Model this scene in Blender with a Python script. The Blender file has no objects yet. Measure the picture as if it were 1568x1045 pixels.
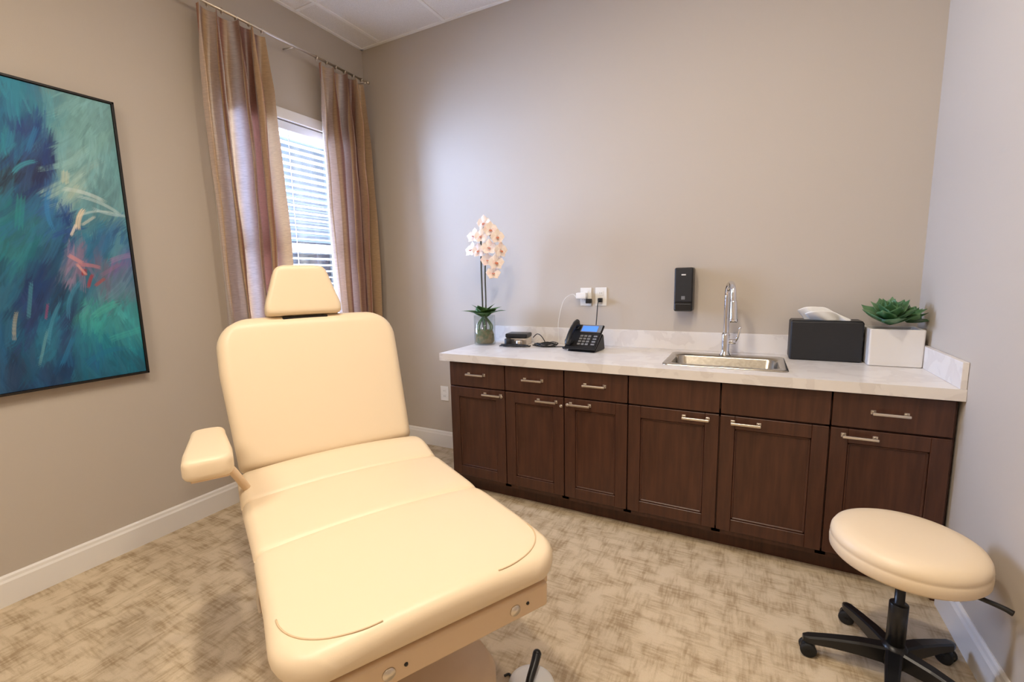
import bpy, math, random
import numpy as np
from mathutils import Vector, Matrix, noise as mnoise
random.seed(4)
S=bpy.context.scene
S.view_settings.view_transform='Standard'
S.view_settings.look='None'
S.view_settings.exposure=0.0
S.view_settings.gamma=1.0

# ---------------------------------------------------------------- helpers
def lin(c):
    o=[]
    for v in c[:3]:
        v=v/255.0
        o.append(v/12.92 if v<=.04045 else ((v+.055)/1.055)**2.4)
    return (*o,1.0)
def mat(name,c,rough=.5,metal=0.0,spec=.5,coat=0,sheen=0,trans=0,noise=None,bump=None,emit=None,alpha=None,ior=None,sss=0):
    m=bpy.data.materials.new(name);m.use_nodes=True
    nt=m.node_tree;b=nt.nodes['Principled BSDF']
    b.inputs['Base Color'].default_value=lin(c)
    b.inputs['Roughness'].default_value=rough
    b.inputs['Metallic'].default_value=metal
    b.inputs['Specular IOR Level'].default_value=spec
    if coat: b.inputs['Coat Weight'].default_value=coat;b.inputs['Coat Roughness'].default_value=.15
    if sheen: b.inputs['Sheen Weight'].default_value=sheen
    if trans: b.inputs['Transmission Weight'].default_value=trans
    if ior: b.inputs['IOR'].default_value=ior
    if sss:
        b.inputs['Subsurface Weight'].default_value=sss;b.inputs['Subsurface Scale'].default_value=.01
    if emit:
        b.inputs['Emission Color'].default_value=lin(emit[0]);b.inputs['Emission Strength'].default_value=emit[1]
    tc=None
    if noise or bump:
        tc=nt.nodes.new('ShaderNodeTexCoord')
    if noise:
        mp=nt.nodes.new('ShaderNodeMapping');nt.links.new(tc.outputs['Object'],mp.inputs[0])
        mp.inputs['Scale'].default_value=noise[2]
        n=nt.nodes.new('ShaderNodeTexNoise');n.inputs['Scale'].default_value=noise[1];n.inputs['Detail'].default_value=5
        nt.links.new(mp.outputs[0],n.inputs['Vector'])
        r=nt.nodes.new('ShaderNodeValToRGB')
        r.color_ramp.elements[0].position=noise[3];r.color_ramp.elements[1].position=noise[4]
        r.color_ramp.elements[0].color=lin(c);r.color_ramp.elements[1].color=lin(noise[0])
        nt.links.new(n.outputs['Fac'],r.inputs[0]);nt.links.new(r.outputs[0],b.inputs['Base Color'])
    if bump:
        n2=nt.nodes.new('ShaderNodeTexNoise');n2.inputs['Scale'].default_value=bump[0];n2.inputs['Detail'].default_value=4
        nt.links.new(tc.outputs['Object'],n2.inputs['Vector'])
        bp=nt.nodes.new('ShaderNodeBump');bp.inputs['Strength'].default_value=bump[1];bp.inputs['Distance'].default_value=bump[2]
        nt.links.new(n2.outputs['Fac'],bp.inputs['Height']);nt.links.new(bp.outputs[0],b.inputs['Normal'])
    return m
def obj(name,verts,faces,m=None,parent=None,smooth=False,loc=None,rot=None):
    me=bpy.data.meshes.new(name);me.from_pydata([tuple(v) for v in verts],[],faces);me.update()
    o=bpy.data.objects.new(name,me);S.collection.objects.link(o)
    if m is not None: me.materials.append(m)
    if smooth:
        for p in me.polygons:p.use_smooth=True
    if parent is not None:o.parent=parent
    if loc is not None:o.location=loc
    if rot is not None:o.rotation_euler=rot
    return o
def empty(name,loc=(0,0,0),rot=(0,0,0)):
    e=bpy.data.objects.new(name,None);e.empty_display_size=.05;S.collection.objects.link(e)
    e.location=loc;e.rotation_euler=rot
    return e
def fixn(o):
    import bmesh
    bm=bmesh.new();bm.from_mesh(o.data);bmesh.ops.recalc_face_normals(bm,faces=bm.faces);bm.to_mesh(o.data);bm.free()
def box(name,x0,x1,y0,y1,z0,z1,m,parent=None,bev=0,seg=2):
    v=[(x,y,z) for x in (x0,x1) for y in (y0,y1) for z in (z0,z1)]
    f=[(0,1,3,2),(4,6,7,5),(0,4,5,1),(2,3,7,6),(0,2,6,4),(1,5,7,3)]
    c=((x0+x1)/2,(y0+y1)/2,(z0+z1)/2)
    v=[(a-c[0],b-c[1],d-c[2]) for a,b,d in v]
    o=obj(name,v,f,m,parent,loc=c)
    if bev:
        import bmesh
        bm=bmesh.new();bm.from_mesh(o.data)
        bmesh.ops.recalc_face_normals(bm,faces=bm.faces)
        bmesh.ops.bevel(bm,geom=list(bm.edges),offset=bev,segments=seg,profile=.5,affect='EDGES')
        bm.to_mesh(o.data);bm.free()
        if seg>1:
            for p in o.data.polygons:p.use_smooth=True
            try:
                md=o.modifiers.new('wn','WEIGHTED_NORMAL')
            except Exception: pass
    return o
def lathe(name,prof,m,parent=None,n=48,loc=None,rot=None,smooth=True):
    v=[];f=[]
    for r,z in prof:
        for i in range(n):
            a=2*math.pi*i/n;v.append((r*math.cos(a),r*math.sin(a),z))
    for j in range(len(prof)-1):
        for i in range(n):
            f.append((j*n+i,j*n+(i+1)%n,(j+1)*n+(i+1)%n,(j+1)*n+i))
    if prof[0][0]>1e-5:f.append(tuple(reversed(range(n))))
    if prof[-1][0]>1e-5:f.append(tuple((len(prof)-1)*n+i for i in range(n)))
    o=obj(name,v,f,m,parent,smooth,loc,rot)
    import bmesh
    bm=bmesh.new();bm.from_mesh(o.data);bmesh.ops.remove_doubles(bm,verts=bm.verts,dist=1e-5);bmesh.ops.recalc_face_normals(bm,faces=bm.faces);bm.to_mesh(o.data);bm.free()
    return o
def catmull(pts,k=8):
    P=[Vector(p) for p in pts];P=[P[0]*2-P[1]]+P+[P[-1]*2-P[-2]];o=[]
    for i in range(1,len(P)-2):
        for j in range(k):
            t=j/k;a,b,c,d=P[i-1],P[i],P[i+1],P[i+2]
            o.append(.5*((2*b)+(c-a)*t+(2*a-5*b+4*c-d)*t*t+(3*b-a-3*c+d)*t**3))
    o.append(P[-2]);return o
def tube(name,pts,r,m,parent=None,n=10,smooth=8):
    P=catmull(pts,smooth) if smooth else [Vector(p) for p in pts]
    N=len(P);v=[];f=[]
    up=Vector((0,0,1));T0=(P[1]-P[0]).normalized()
    if abs(T0.dot(up))>.9:up=Vector((1,0,0))
    nrm=(up-T0*up.dot(T0)).normalized()
    for i in range(N):
        T=(P[min(i+1,N-1)]-P[max(i-1,0)]).normalized()
        nrm=(nrm-T*nrm.dot(T)).normalized();bn=T.cross(nrm)
        rr=r[0]+(r[1]-r[0])*i/(N-1) if isinstance(r,tuple) else r
        for k in range(n):
            a=2*math.pi*k/n;v.append(P[i]+nrm*rr*math.cos(a)+bn*rr*math.sin(a))
    for i in range(N-1):
        for k in range(n):
            f.append((i*n+k,i*n+(k+1)%n,(i+1)*n+(k+1)%n,(i+1)*n+k))
    f.append(tuple(reversed(range(n))));f.append(tuple((N-1)*n+k for k in range(n)))
    return obj(name,v,f,m,parent,True)
def rring(hw,t,r,seg=6,flat=14,crown=0):
    r=max(1e-4,min(r,hw*.999,t*.999));P=[]
    for cx,cz,a0 in ((hw-r,t-r,0),(-(hw-r),t-r,90),(-(hw-r),-(t-r),180),(hw-r,-(t-r),270)):
        for i in range(seg+1):
            a=math.radians(a0+90*i/seg);P.append((cx+r*math.cos(a),cz+r*math.sin(a)))
        if a0==0:
            for i in range(1,flat):
                P.append((cx+(-2*cx)*i/flat,t))
    out=[]
    for y,z in P:
        if z>0:z+=crown*max(0,1-(y/max(hw,1e-4))**2)*(z/t)
        out.append((y,z))
    return out
def pad(name,L,hwf,th,Rc0,Rc1,Rt,m,parent,xf,seams=(),crown=.012,r=.04,zf=None,step=.0125):
    """padded cushion lofted along x; hwf(s)=half width; xf maps local (s,y,z) to parent's space"""
    xs=[0,.002,.006,.012,.02,.03,.04,.055,.07,.09,.11]
    xs=[x for x in xs if x<L/2];xs=xs+[L-x for x in xs]
    x=.12
    while x<L-.12: xs.append(x);x+=step
    for s in seams: xs+= [s-.01,s-.006,s-.003,s,s+.003,s+.006,s+.01]
    xs=sorted(set(round(a,4) for a in xs))
    v=[];f=[];n=None
    for s in xs:
        hw=hwf(s);t=th/2
        for e,Rc in ((s,Rc0),(L-s,Rc1)):
            if e<Rc: hw-=Rc-math.sqrt(max(0,Rc*Rc-(Rc-e)**2))
            if e<Rt: t-=Rt*.96-.96*math.sqrt(max(0,Rt*Rt-(Rt-e)**2))
        dep=sum(math.exp(-((s-q)/.007)**2) for q in seams)
        wide=sum(math.exp(-((s-q)/.03)**2) for q in seams)
        zo=(zf(s) if zf else 0)
        P=rring(max(hw-.008*dep,.003),max(t,.002),r,crown=crown)
        n=len(P)
        for y,z in P:
            zz=z-(.007*dep+.006*wide if z>0 else 0)
            v.append(xf(s,y,zz+zo))
    for j in range(len(xs)-1):
        for i in range(n):
            f.append((j*n+i,(j+1)*n+i,(j+1)*n+(i+1)%n,j*n+(i+1)%n))
    f.append(tuple(range(n)));f.append(tuple(reversed([(len(xs)-1)*n+i for i in range(n)])))
    o=obj(name,v,f,m,parent,True);fixn(o);return o

# ---------------------------------------------------------------- materials
M={}
def wallmat(name,c):
    return mat(name,c,rough=.75,spec=.25,bump=(260,.12,.002))
M['wall']=wallmat('wall_paint',(191,181,169))
M['ceil']=mat('ceiling_tile',(246,243,240),rough=.9,spec=.1,noise=((230,226,222),220,(1,1,1),.35,.62),bump=(200,.2,.002))
M['grid']=mat('ceiling_grid',(246,244,241),rough=.5)
M['trim']=mat('white_trim',(232,229,225),rough=.35)
M['cream']=mat('cream_vinyl',(231,211,181),rough=.38,spec=.4,bump=(420,.10,.001))
M['cream_d']=mat('cream_vinyl_seam',(212,186,150),rough=.6)
M['tan']=mat('tan_frame',(220,193,160),rough=.5)
M['chrome']=mat('chrome',(225,225,228),rough=.12,metal=1)
M['nickel']=mat('brushed_nickel',(222,214,204),rough=.28,metal=1)
M['steel']=mat('stainless',(190,184,174),rough=.22,metal=1,noise=((170,164,152),60,(1,12,1),.3,.7))
M['black']=mat('black_plastic',(20,20,22),rough=.35)
M['blackm']=mat('black_matte',(26,26,29),rough=.55)
M['rubber']=mat('rubber',(16,16,17),rough=.7)
M['white']=mat('white_plastic',(232,230,226),rough=.4)
M['tissue']=mat('tissue_paper',(245,244,242),rough=.9,sss=0)
M['pot']=mat('white_ceramic',(222,218,214),rough=.35)
M['leaf']=mat('succulent_leaf',(44,92,56),rough=.42,noise=((104,142,96),14,(1,1,1),.35,.7))
M['oleaf']=mat('orchid_leaf',(60,98,50),rough=.5,spec=.3,noise=((98,130,72),20,(1,1,1),.35,.7))
M['petal']=mat('orchid_petal',(246,232,222),rough=.6,noise=((240,202,192),34,(1,1,1),.50,.76))
M['lip']=mat('orchid_lip',(206,120,88),rough=.6)
M['stem']=mat('orchid_stem',(72,70,52),rough=.5)
M['screen']=mat('lcd_screen',(60,110,200),rough=.2,emit=((80,130,230),1.0))
M['key']=mat('phone_keys',(120,122,126),rough=.4)
M['soil']=mat('soil',(50,38,28),rough=.95)
M['moss']=mat('moss',(96,104,62),rough=.95,noise=((140,122,84),30,(1,1,1),.4,.6),bump=(60,.8,.01))
M['frame']=mat('picture_frame_black',(24,20,18),rough=.4)
M['frameside']=mat('picture_frame_side',(150,125,95),rough=.5)
M['cable']=mat('cable_black',(15,15,16),rough=.5)
M['cablew']=mat('cable_white',(225,222,216),rough=.5)
M['ext']=mat('neighbour_siding',(120,128,138),rough=.8,noise=((90,98,108),3,(1,1,30),.4,.6))
M['grass']=mat('grass',(80,110,60),rough=.9,noise=((60,90,45),30,(1,1,1),.4,.6))
M['blind']=mat('blind_slat',(226,230,238),rough=.4)
g=bpy.data.materials.new('clear_glass');g.use_nodes=True
nt=g.node_tree;nt.nodes.clear();o_=nt.nodes.new('ShaderNodeOutputMaterial');mx=nt.nodes.new('ShaderNodeMixShader')
t_=nt.nodes.new('ShaderNodeBsdfTransparent');t_.inputs[0].default_value=(.95,.97,.97,1);gl=nt.nodes.new('ShaderNodeBsdfGlossy');gl.inputs['Roughness'].default_value=.04
lw=nt.nodes.new('ShaderNodeLayerWeight');lw.inputs[0].default_value=.12
mr=nt.nodes.new('ShaderNodeMapRange');mr.inputs[3].default_value=.03;mr.inputs[4].default_value=.55
nt.links.new(lw.outputs['Facing'],mr.inputs[0])
nt.links.new(mr.outputs[0],mx.inputs[0]);nt.links.new(t_.outputs[0],mx.inputs[1]);nt.links.new(gl.outputs[0],mx.inputs[2]);nt.links.new(mx.outputs[0],o_.inputs[0])
M['glass']=g
def wood():
    m=mat('espresso_wood',(74,42,28),rough=.38,spec=.45)
    nt=m.node_tree;b=nt.nodes['Principled BSDF']
    tc=nt.nodes.new('ShaderNodeTexCoord');mp=nt.nodes.new('ShaderNodeMapping');mp.inputs['Scale'].default_value=(26,26,2.2)
    n=nt.nodes.new('ShaderNodeTexNoise');n.inputs['Scale'].default_value=2.0;n.inputs['Detail'].default_value=6;n.inputs['Distortion'].default_value=.4
    n2=nt.nodes.new('ShaderNodeTexNoise');n2.inputs['Scale'].default_value=3.0;n2.inputs['Detail'].default_value=2
    r=nt.nodes.new('ShaderNodeValToRGB');e=r.color_ramp.elements
    e[0].position=.25;e[0].color=lin((68,40,29));e[1].position=.8;e[1].color=lin((94,58,42))
    mxx=nt.nodes.new('ShaderNodeMix');mxx.data_type='RGBA';mxx.blend_type='MULTIPLY';mxx.inputs[0].default_value=.35
    nt.links.new(tc.outputs['Object'],mp.inputs[0]);nt.links.new(mp.outputs[0],n.inputs['Vector']);nt.links.new(tc.outputs['Object'],n2.inputs['Vector'])
    nt.links.new(n.outputs['Fac'],r.inputs[0]);nt.links.new(r.outputs[0],mxx.inputs[6]);nt.links.new(n2.outputs['Fac'],mxx.inputs[7])
    nt.links.new(mxx.outputs[2],b.inputs['Base Color'])
    return m
M['wood']=wood()
def marble():
    m=mat('counter_laminate',(226,220,216),rough=.30,spec=.5)
    nt=m.node_tree;b=nt.nodes['Principled BSDF'];tc=nt.nodes.new('ShaderNodeTexCoord')
    n=nt.nodes.new('ShaderNodeTexNoise');n.inputs['Scale'].default_value=7;n.inputs['Detail'].default_value=8;n.inputs['Distortion'].default_value=.8
    r=nt.nodes.new('ShaderNodeValToRGB');e=r.color_ramp.elements
    e[0].position=.35;e[0].color=lin((219,213,209));e[1].position=.65;e[1].color=lin((226,221,217))
    a=r.color_ramp.elements.new(.5);a.color=lin((224,219,215));a=r.color_ramp.elements.new(.475);a.color=lin((215,209,205))
    nt.links.new(tc.outputs['Object'],n.inputs['Vector']);nt.links.new(n.outputs['Fac'],r.inputs[0]);nt.links.new(r.outputs[0],b.inputs['Base Color'])
    return m
M['counter']=marble()
def carpet():
    m=mat('carpet',(190,168,132),rough=.95,spec=.1)
    nt=m.node_tree;b=nt.nodes['Principled BSDF'];tc=nt.nodes.new('ShaderNodeTexCoord')
    def N(sc,det,off=0):
        mp=nt.nodes.new('ShaderNodeMapping');mp.inputs['Scale'].default_value=sc;mp.inputs['Location'].default_value=(off,off*.7,0)
        nt.links.new(tc.outputs['Object'],mp.inputs[0])
        n=nt.nodes.new('ShaderNodeTexNoise');n.inputs['Scale'].default_value=1;n.inputs['Detail'].default_value=det
        nt.links.new(mp.outputs[0],n.inputs['Vector']);return n.outputs['Fac']
    def MA(op,a,bb,val=None):
        q=nt.nodes.new('ShaderNodeMath');q.operation=op
        nt.links.new(a,q.inputs[0])
        if bb is not None:nt.links.new(bb,q.inputs[1])
        else:q.inputs[1].default_value=val
        return q.outputs[0]
    def MR(a,lo,hi):
        q=nt.nodes.new('ShaderNodeMapRange');q.inputs[1].default_value=lo;q.inputs[2].default_value=hi;q.interpolation_type='SMOOTHSTEP'
        nt.links.new(a,q.inputs[0]);return q.outputs[0]
    h=MR(N((12,95,1),3),.36,.66)
    v=MR(N((95,12,1),3,3),.36,.66)
    hb=MR(N((7,17,1),2,7),.38,.62)
    vb=MR(N((17,7,1),2,11),.38,.62)
    fine=N((330,330,1),2)
    weave=N((130,130,1),2,5)
    tot=MA('ADD',MA('MULTIPLY',MA('MULTIPLY',h,hb),None,.30),MA('MULTIPLY',MA('MULTIPLY',v,vb),None,.30))
    tot=MA('ADD',tot,MA('MULTIPLY',MA('ADD',hb,vb),None,.11))
    tot=MA('ADD',tot,MA('MULTIPLY',fine,None,.25));tot=MA('ADD',tot,MA('MULTIPLY',weave,None,.25))
    r=nt.nodes.new('ShaderNodeValToRGB');e=r.color_ramp.elements
    e[0].position=.28;e[0].color=lin((209,191,164));e[1].position=.90;e[1].color=lin((165,144,116))
    a=e.new(.56);a.color=lin((190,171,143))
    nt.links.new(tot,r.inputs[0]);nt.links.new(r.outputs[0],b.inputs['Base Color'])
    bp=nt.nodes.new('ShaderNodeBump');bp.inputs['Strength'].default_value=.4;bp.inputs['Distance'].default_value=.003
    nt.links.new(fine,bp.inputs['Height']);nt.links.new(bp.outputs[0],b.inputs['Normal'])
    return m
M['carpet']=carpet()

# ---------------------------------------------------------------- room
D=2.92;LX=-2.827;RX=.749;H=3.2;FY=-2.2;T=.14
box('floor',LX-.1,RX+.1,FY-.1,D+.1,-.08,0,M['carpet'])
box('ceiling',LX-.1,RX+.1,FY-.1,D+.1,H,H+.08,M['ceil'])
box('wall_back',LX-T,RX+T,D,D+T,0,H,M['wall'])
box('wall_right',RX,RX+T,FY,D,0,H,M['wall'])
box('wall_front',LX-T,RX+T,FY-T,FY,0,H,M['wall'])
WY0,WY1,WZ0,WZ1=1.72,2.66,1.0,2.46
me_v=[];me_f=[]
def addbox(x0,x1,y0,y1,z0,z1):
    b=len(me_v)
    me_v.extend([(x,y,z) for x in (x0,x1) for y in (y0,y1) for z in (z0,z1)])
    me_f.extend([tuple(b+i for i in q) for q in [(0,1,3,2),(4,6,7,5),(0,4,5,1),(2,3,7,6),(0,2,6,4),(1,5,7,3)]])
addbox(LX-T,LX,FY,WY0,0,H);addbox(LX-T,LX,WY1,D,0,H);addbox(LX-T,LX,WY0,WY1,0,WZ0);addbox(LX-T,LX,WY0,WY1,WZ1,H)
obj('wall_left',me_v,me_f,M['wall'])
def baseboard(name,axis,a0,a1,w,sgn):
    hb=.135;prof=[(0,0),(.016,0),(.016,hb-.03),(.011,hb-.02),(.009,hb-.008),(.004,hb),(0,hb)]
    v=[];f=[];n=len(prof)
    for a in (a0,a1):
        for p,z in prof:
            v.append((a,w+sgn*p,z) if axis=='x' else (w+sgn*p,a,z))
    for i in range(n):f.append((i,(i+1)%n,n+(i+1)%n,n+i))
    f.append(tuple(range(n)));f.append(tuple(reversed(range(n,2*n))))
    o=obj(name,v,f,M['trim']);fixn(o);return o
baseboard('baseboard_left','y',FY,D,LX,1)
baseboard('baseboard_back','x',LX+.016,-1.668,D,-1)
baseboard('baseboard_right','y',FY,2.30,RX,-1)
baseboard('baseboard_front','x',LX,RX,FY,1)
cg=empty('ceiling_grid',(0,0,0))
for i,x in enumerate([-2.62+.61*k for k in range(6)]):
    box('runner_%d'%i,x-.012,x+.012,FY,D,H-.006,H+.001,M['grid'],cg)
for i,y in enumerate([2.31-1.22*k for k in range(4)]):
    box('cross_%d'%i,LX,RX,y-.012,y+.012,H-.005,H+.001,M['grid'],cg)
box('edge_l',LX,LX+.022,FY,D,H-.008,H+.001,M['grid'],cg);box('edge_b',LX,RX,D-.022,D,H-.008,H+.001,M['grid'],cg)

# ---------------------------------------------------------------- window
w=empty('window_1',(LX,2.19,1.7))
def wb(n,x0,x1,y0,y1,z0,z1,m,bev=0):
    return box(n,x0-LX,x1-LX,y0-2.19,y1-2.19,z0-1.7,z1-1.7,m,w,bev)
xo=LX-.11
for n,y0,y1,z0,z1 in (('jamb_l',WY0,WY0+.04,WZ0,WZ1),('jamb_r',WY1-.04,WY1,WZ0,WZ1),('head',WY0,WY1,WZ1-.04,WZ1),('sillframe',WY0,WY1,WZ0,WZ0+.04),('meeting_rail',WY0,WY1,1.60,1.655)):
    wb(n,xo-.02,xo+.03,y0,y1,z0,z1,M['trim'],.003)
wb('glass_pane',xo-.004,xo,WY0+.03,WY1-.03,WZ0+.03,WZ1-.03,M['glass'])
cw=.07
for n,y0,y1,z0,z1 in (('casing_l',WY0-cw,WY0,WZ0-cw,WZ1+cw),('casing_r',WY1,WY1+cw,WZ0-cw,WZ1+cw),('casing_t',WY0,WY1,WZ1,WZ1+cw),('casing_b',WY0,WY1,WZ0-cw,WZ0)):
    wb(n,LX,LX+.016,y0,y1,z0,z1,M['trim'],.004)
bl=empty('window_blinds',(LX-.035,2.19,1.7))
box('headrail',-.025,.03,-.44,.44,WZ1-.06-1.7,WZ1-.005-1.7,M['blind'],bl,.004)
sv=[];sf=[]
z=WZ1-.085
while z>WZ0+.05:
    c,s=math.cos(math.radians(4)),math.sin(math.radians(4))
    b=len(sv);K=5
    for y in (-.44,.44):
        for k in range(K):
            t=-.025+.05*k/(K-1);arc=.0035*(1-(t/.025)**2)
            sv.append((t*c-arc*s,y,z-1.7+t*s+arc*c))
        for k in range(K-1,-1,-1):
            t=-.025+.05*k/(K-1);arc=.0035*(1-(t/.025)**2)-.0030
            sv.append((t*c-arc*s,y,z-1.7+t*s+arc*c))
    n=2*K
    for i in range(n):sf.append((b+i,b+(i+1)%n,b+n+(i+1)%n,b+n+i))
    sf.append(tuple(b+i for i in range(n)));sf.append(tuple(b+n+i for i in reversed(range(n))))
    z-=.046
o=obj('slats',sv,sf,M['blind'],bl,False);fixn(o)
box('bottom_rail',-.025,.025,-.44,.44,WZ0+.01-1.7,WZ0+.035-1.7,M['blind'],bl,.003)
for i,y in enumerate((-.33,0,.33)):
    box('ladder_%d'%i,.024,.026,y-.003,y+.003,WZ0+.02-1.7,WZ1-.05-1.7,M['blind'],bl)
box('ground_outside',-14,LX-T-.02,-6,10,-.3,-.1,M['grass'])
box('neighbour_house',-9,-8.2,-4,12,-.1,2.2,M['ext'])

# ---------------------------------------------------------------- curtains
def curtain_mat():
    m=mat('silk_curtain',(150,118,92),rough=.34,spec=.7,sheen=.4)
    nt=m.node_tree;b=nt.nodes['Principled BSDF']
    at=nt.nodes.new('ShaderNodeAttribute');at.attribute_name='sheen_band'
    r=nt.nodes.new('ShaderNodeValToRGB');r.color_ramp.interpolation='EASE';e=r.color_ramp.elements
    cols=[(0,(150,94,74)),(.12,(182,148,112)),(.26,(184,174,174)),(.38,(134,98,82)),(.50,(194,162,122)),(.64,(170,156,156)),(.76,(128,84,68)),(.88,(178,146,110)),(1,(164,132,104))]  # brown silk tones, with grey sheen highlights painted in as pale bands
    e[0].color=lin(cols[0][1]);e[1].color=lin(cols[-1][1])
    for p,c in cols[1:-1]:
        q=e.new(p);q.color=lin(c)
    nt.links.new(at.outputs['Fac'],r.inputs[0])
    tc=nt.nodes.new('ShaderNodeTexCoord');mp=nt.nodes.new('ShaderNodeMapping');mp.inputs['Scale'].default_value=(30,30,240)
    n=nt.nodes.new('ShaderNodeTexNoise');n.inputs['Scale'].default_value=1;n.inputs['Detail'].default_value=3
    nt.links.new(tc.outputs['Object'],mp.inputs[0]);nt.links.new(mp.outputs[0],n.inputs['Vector'])
    mx=nt.nodes.new('ShaderNodeMix');mx.data_type='RGBA';mx.blend_type='OVERLAY';mx.inputs[0].default_value=.35
    nt.links.new(r.outputs[0],mx.inputs[6]);nt.links.new(n.outputs['Fac'],mx.inputs[7]);nt.links.new(mx.outputs[2],b.inputs['Base Color'])
    tr=nt.nodes.new('ShaderNodeBsdfTranslucent');nt.links.new(mx.outputs[2],tr.inputs[0])
    ms=nt.nodes.new('ShaderNodeMixShader');ms.inputs[0].default_value=.14
    out=nt.nodes['Material Output'];nt.links.new(b.outputs[0],ms.inputs[1]);nt.links.new(tr.outputs[0],ms.inputs[2]);nt.links.new(ms.outputs[0],out.inputs[0])
    return m
M['curtain']=curtain_mat()
rod=empty('curtain_rod',(LX+.10,2.2,2.915))
def curtain(name,y0,y1,seed,folds):
    root=empty(name,(LX+.10,(y0+y1)/2,0))
    nu,nv=220,70;v=[];f=[];st=[]
    zt,zb=2.893,.02;rnd=random.Random(seed);ph=[rnd.uniform(-.5,.5) for _ in range(8)]
    for j in range(nv+1):
        q=j/nv;z=zt+(zb-zt)*q
        top=max(0,1-q*9)
        hw=(y1-y0)/2*(1+.02*math.sin(q*5+ph[0])+.05*q-(.04*top))
        amp=.060+.010*min(1,q*3)
        for i in range(nu+1):
            u=i/nu;cx=2*math.pi*folds*(u+.014*math.sin(3*q+6*u+ph[1]))
            wv=math.sin(cx);w2=.30*math.sin(2*cx+ph[2]+q*2)*(1-top)+.25*math.sin(.5*cx+ph[3]+1.5*q)
            x=amp*(wv+w2)*(.8+.4*mnoise.noise((u*5,q*2.0,seed)))
            x+=.012*mnoise.noise((u*12,q*9,seed+9))*(1-top)
            if top>0: x=x*(1-.35*top)+.02*top*(abs(math.sin(cx/2))**8)
            x=max(-.082,min(.085,x))
            y=(u-.5)*2*hw+.030*math.cos(cx)*(1-.3*top)+.014*mnoise.noise((u*4,q*3,seed+5))
            zz=z-(.010*(1-abs(math.sin(cx/2))) if j==0 else 0)
            v.append((x,y,zz));st.append(u)
    for j in range(nv):
        for i in range(nu):
            a=j*(nu+1)+i;f.append((a,a+1,a+nu+2,a+nu+1))
    o=obj('fabric',v,f,M['curtain'],root,True)
    at=o.data.attributes.new('sheen_band','FLOAT','POINT')
    at.data.foreach_set('value',np.array([ (s*folds*.62+ .07*math.sin(s*40))%1.0 for s in st],dtype=np.float32))
    for k in range(int(folds)+2):
        yy=y0-2.2+.01+(y1-y0-.02)*k/(int(folds)+1)
        lathe('ring_%s_%d'%(seed,k),[(.013+.0022*math.cos(a),.0022*math.sin(a)) for a in [i*math.pi/4 for i in range(9)]],M['nickel'],rod,20,(0,yy,-.004),(math.pi/2,0,0))
        tube('hook_%s_%d'%(seed,k),[(0,yy,-.016),(.004,yy,-.020),(0,yy,-.026)],.0016,M['nickel'],rod,6,4)
    return root
curtain('curtain_panel',1.57,1.99,1,4)
curtain('curtain_panel',2.37,2.80,2,4)
tube('pole',[(0,-.69,0),(0,.66,0)],.008,M['nickel'],rod,14,0)
for i,y in enumerate((-.69,.66)):
    lathe('finial_%d'%i,[(0,-.012),(.012,-.01),(.014,0),(.012,.01),(0,.012)],M['nickel'],rod,20,(0,y,0),(math.pi/2,0,0))
for i,y in enumerate((-.66,.0,.64)):
    tube('bracket_%d'%i,[(-.10,y,0),(0,y,-.009)],.005,M['nickel'],rod,8,0)

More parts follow.
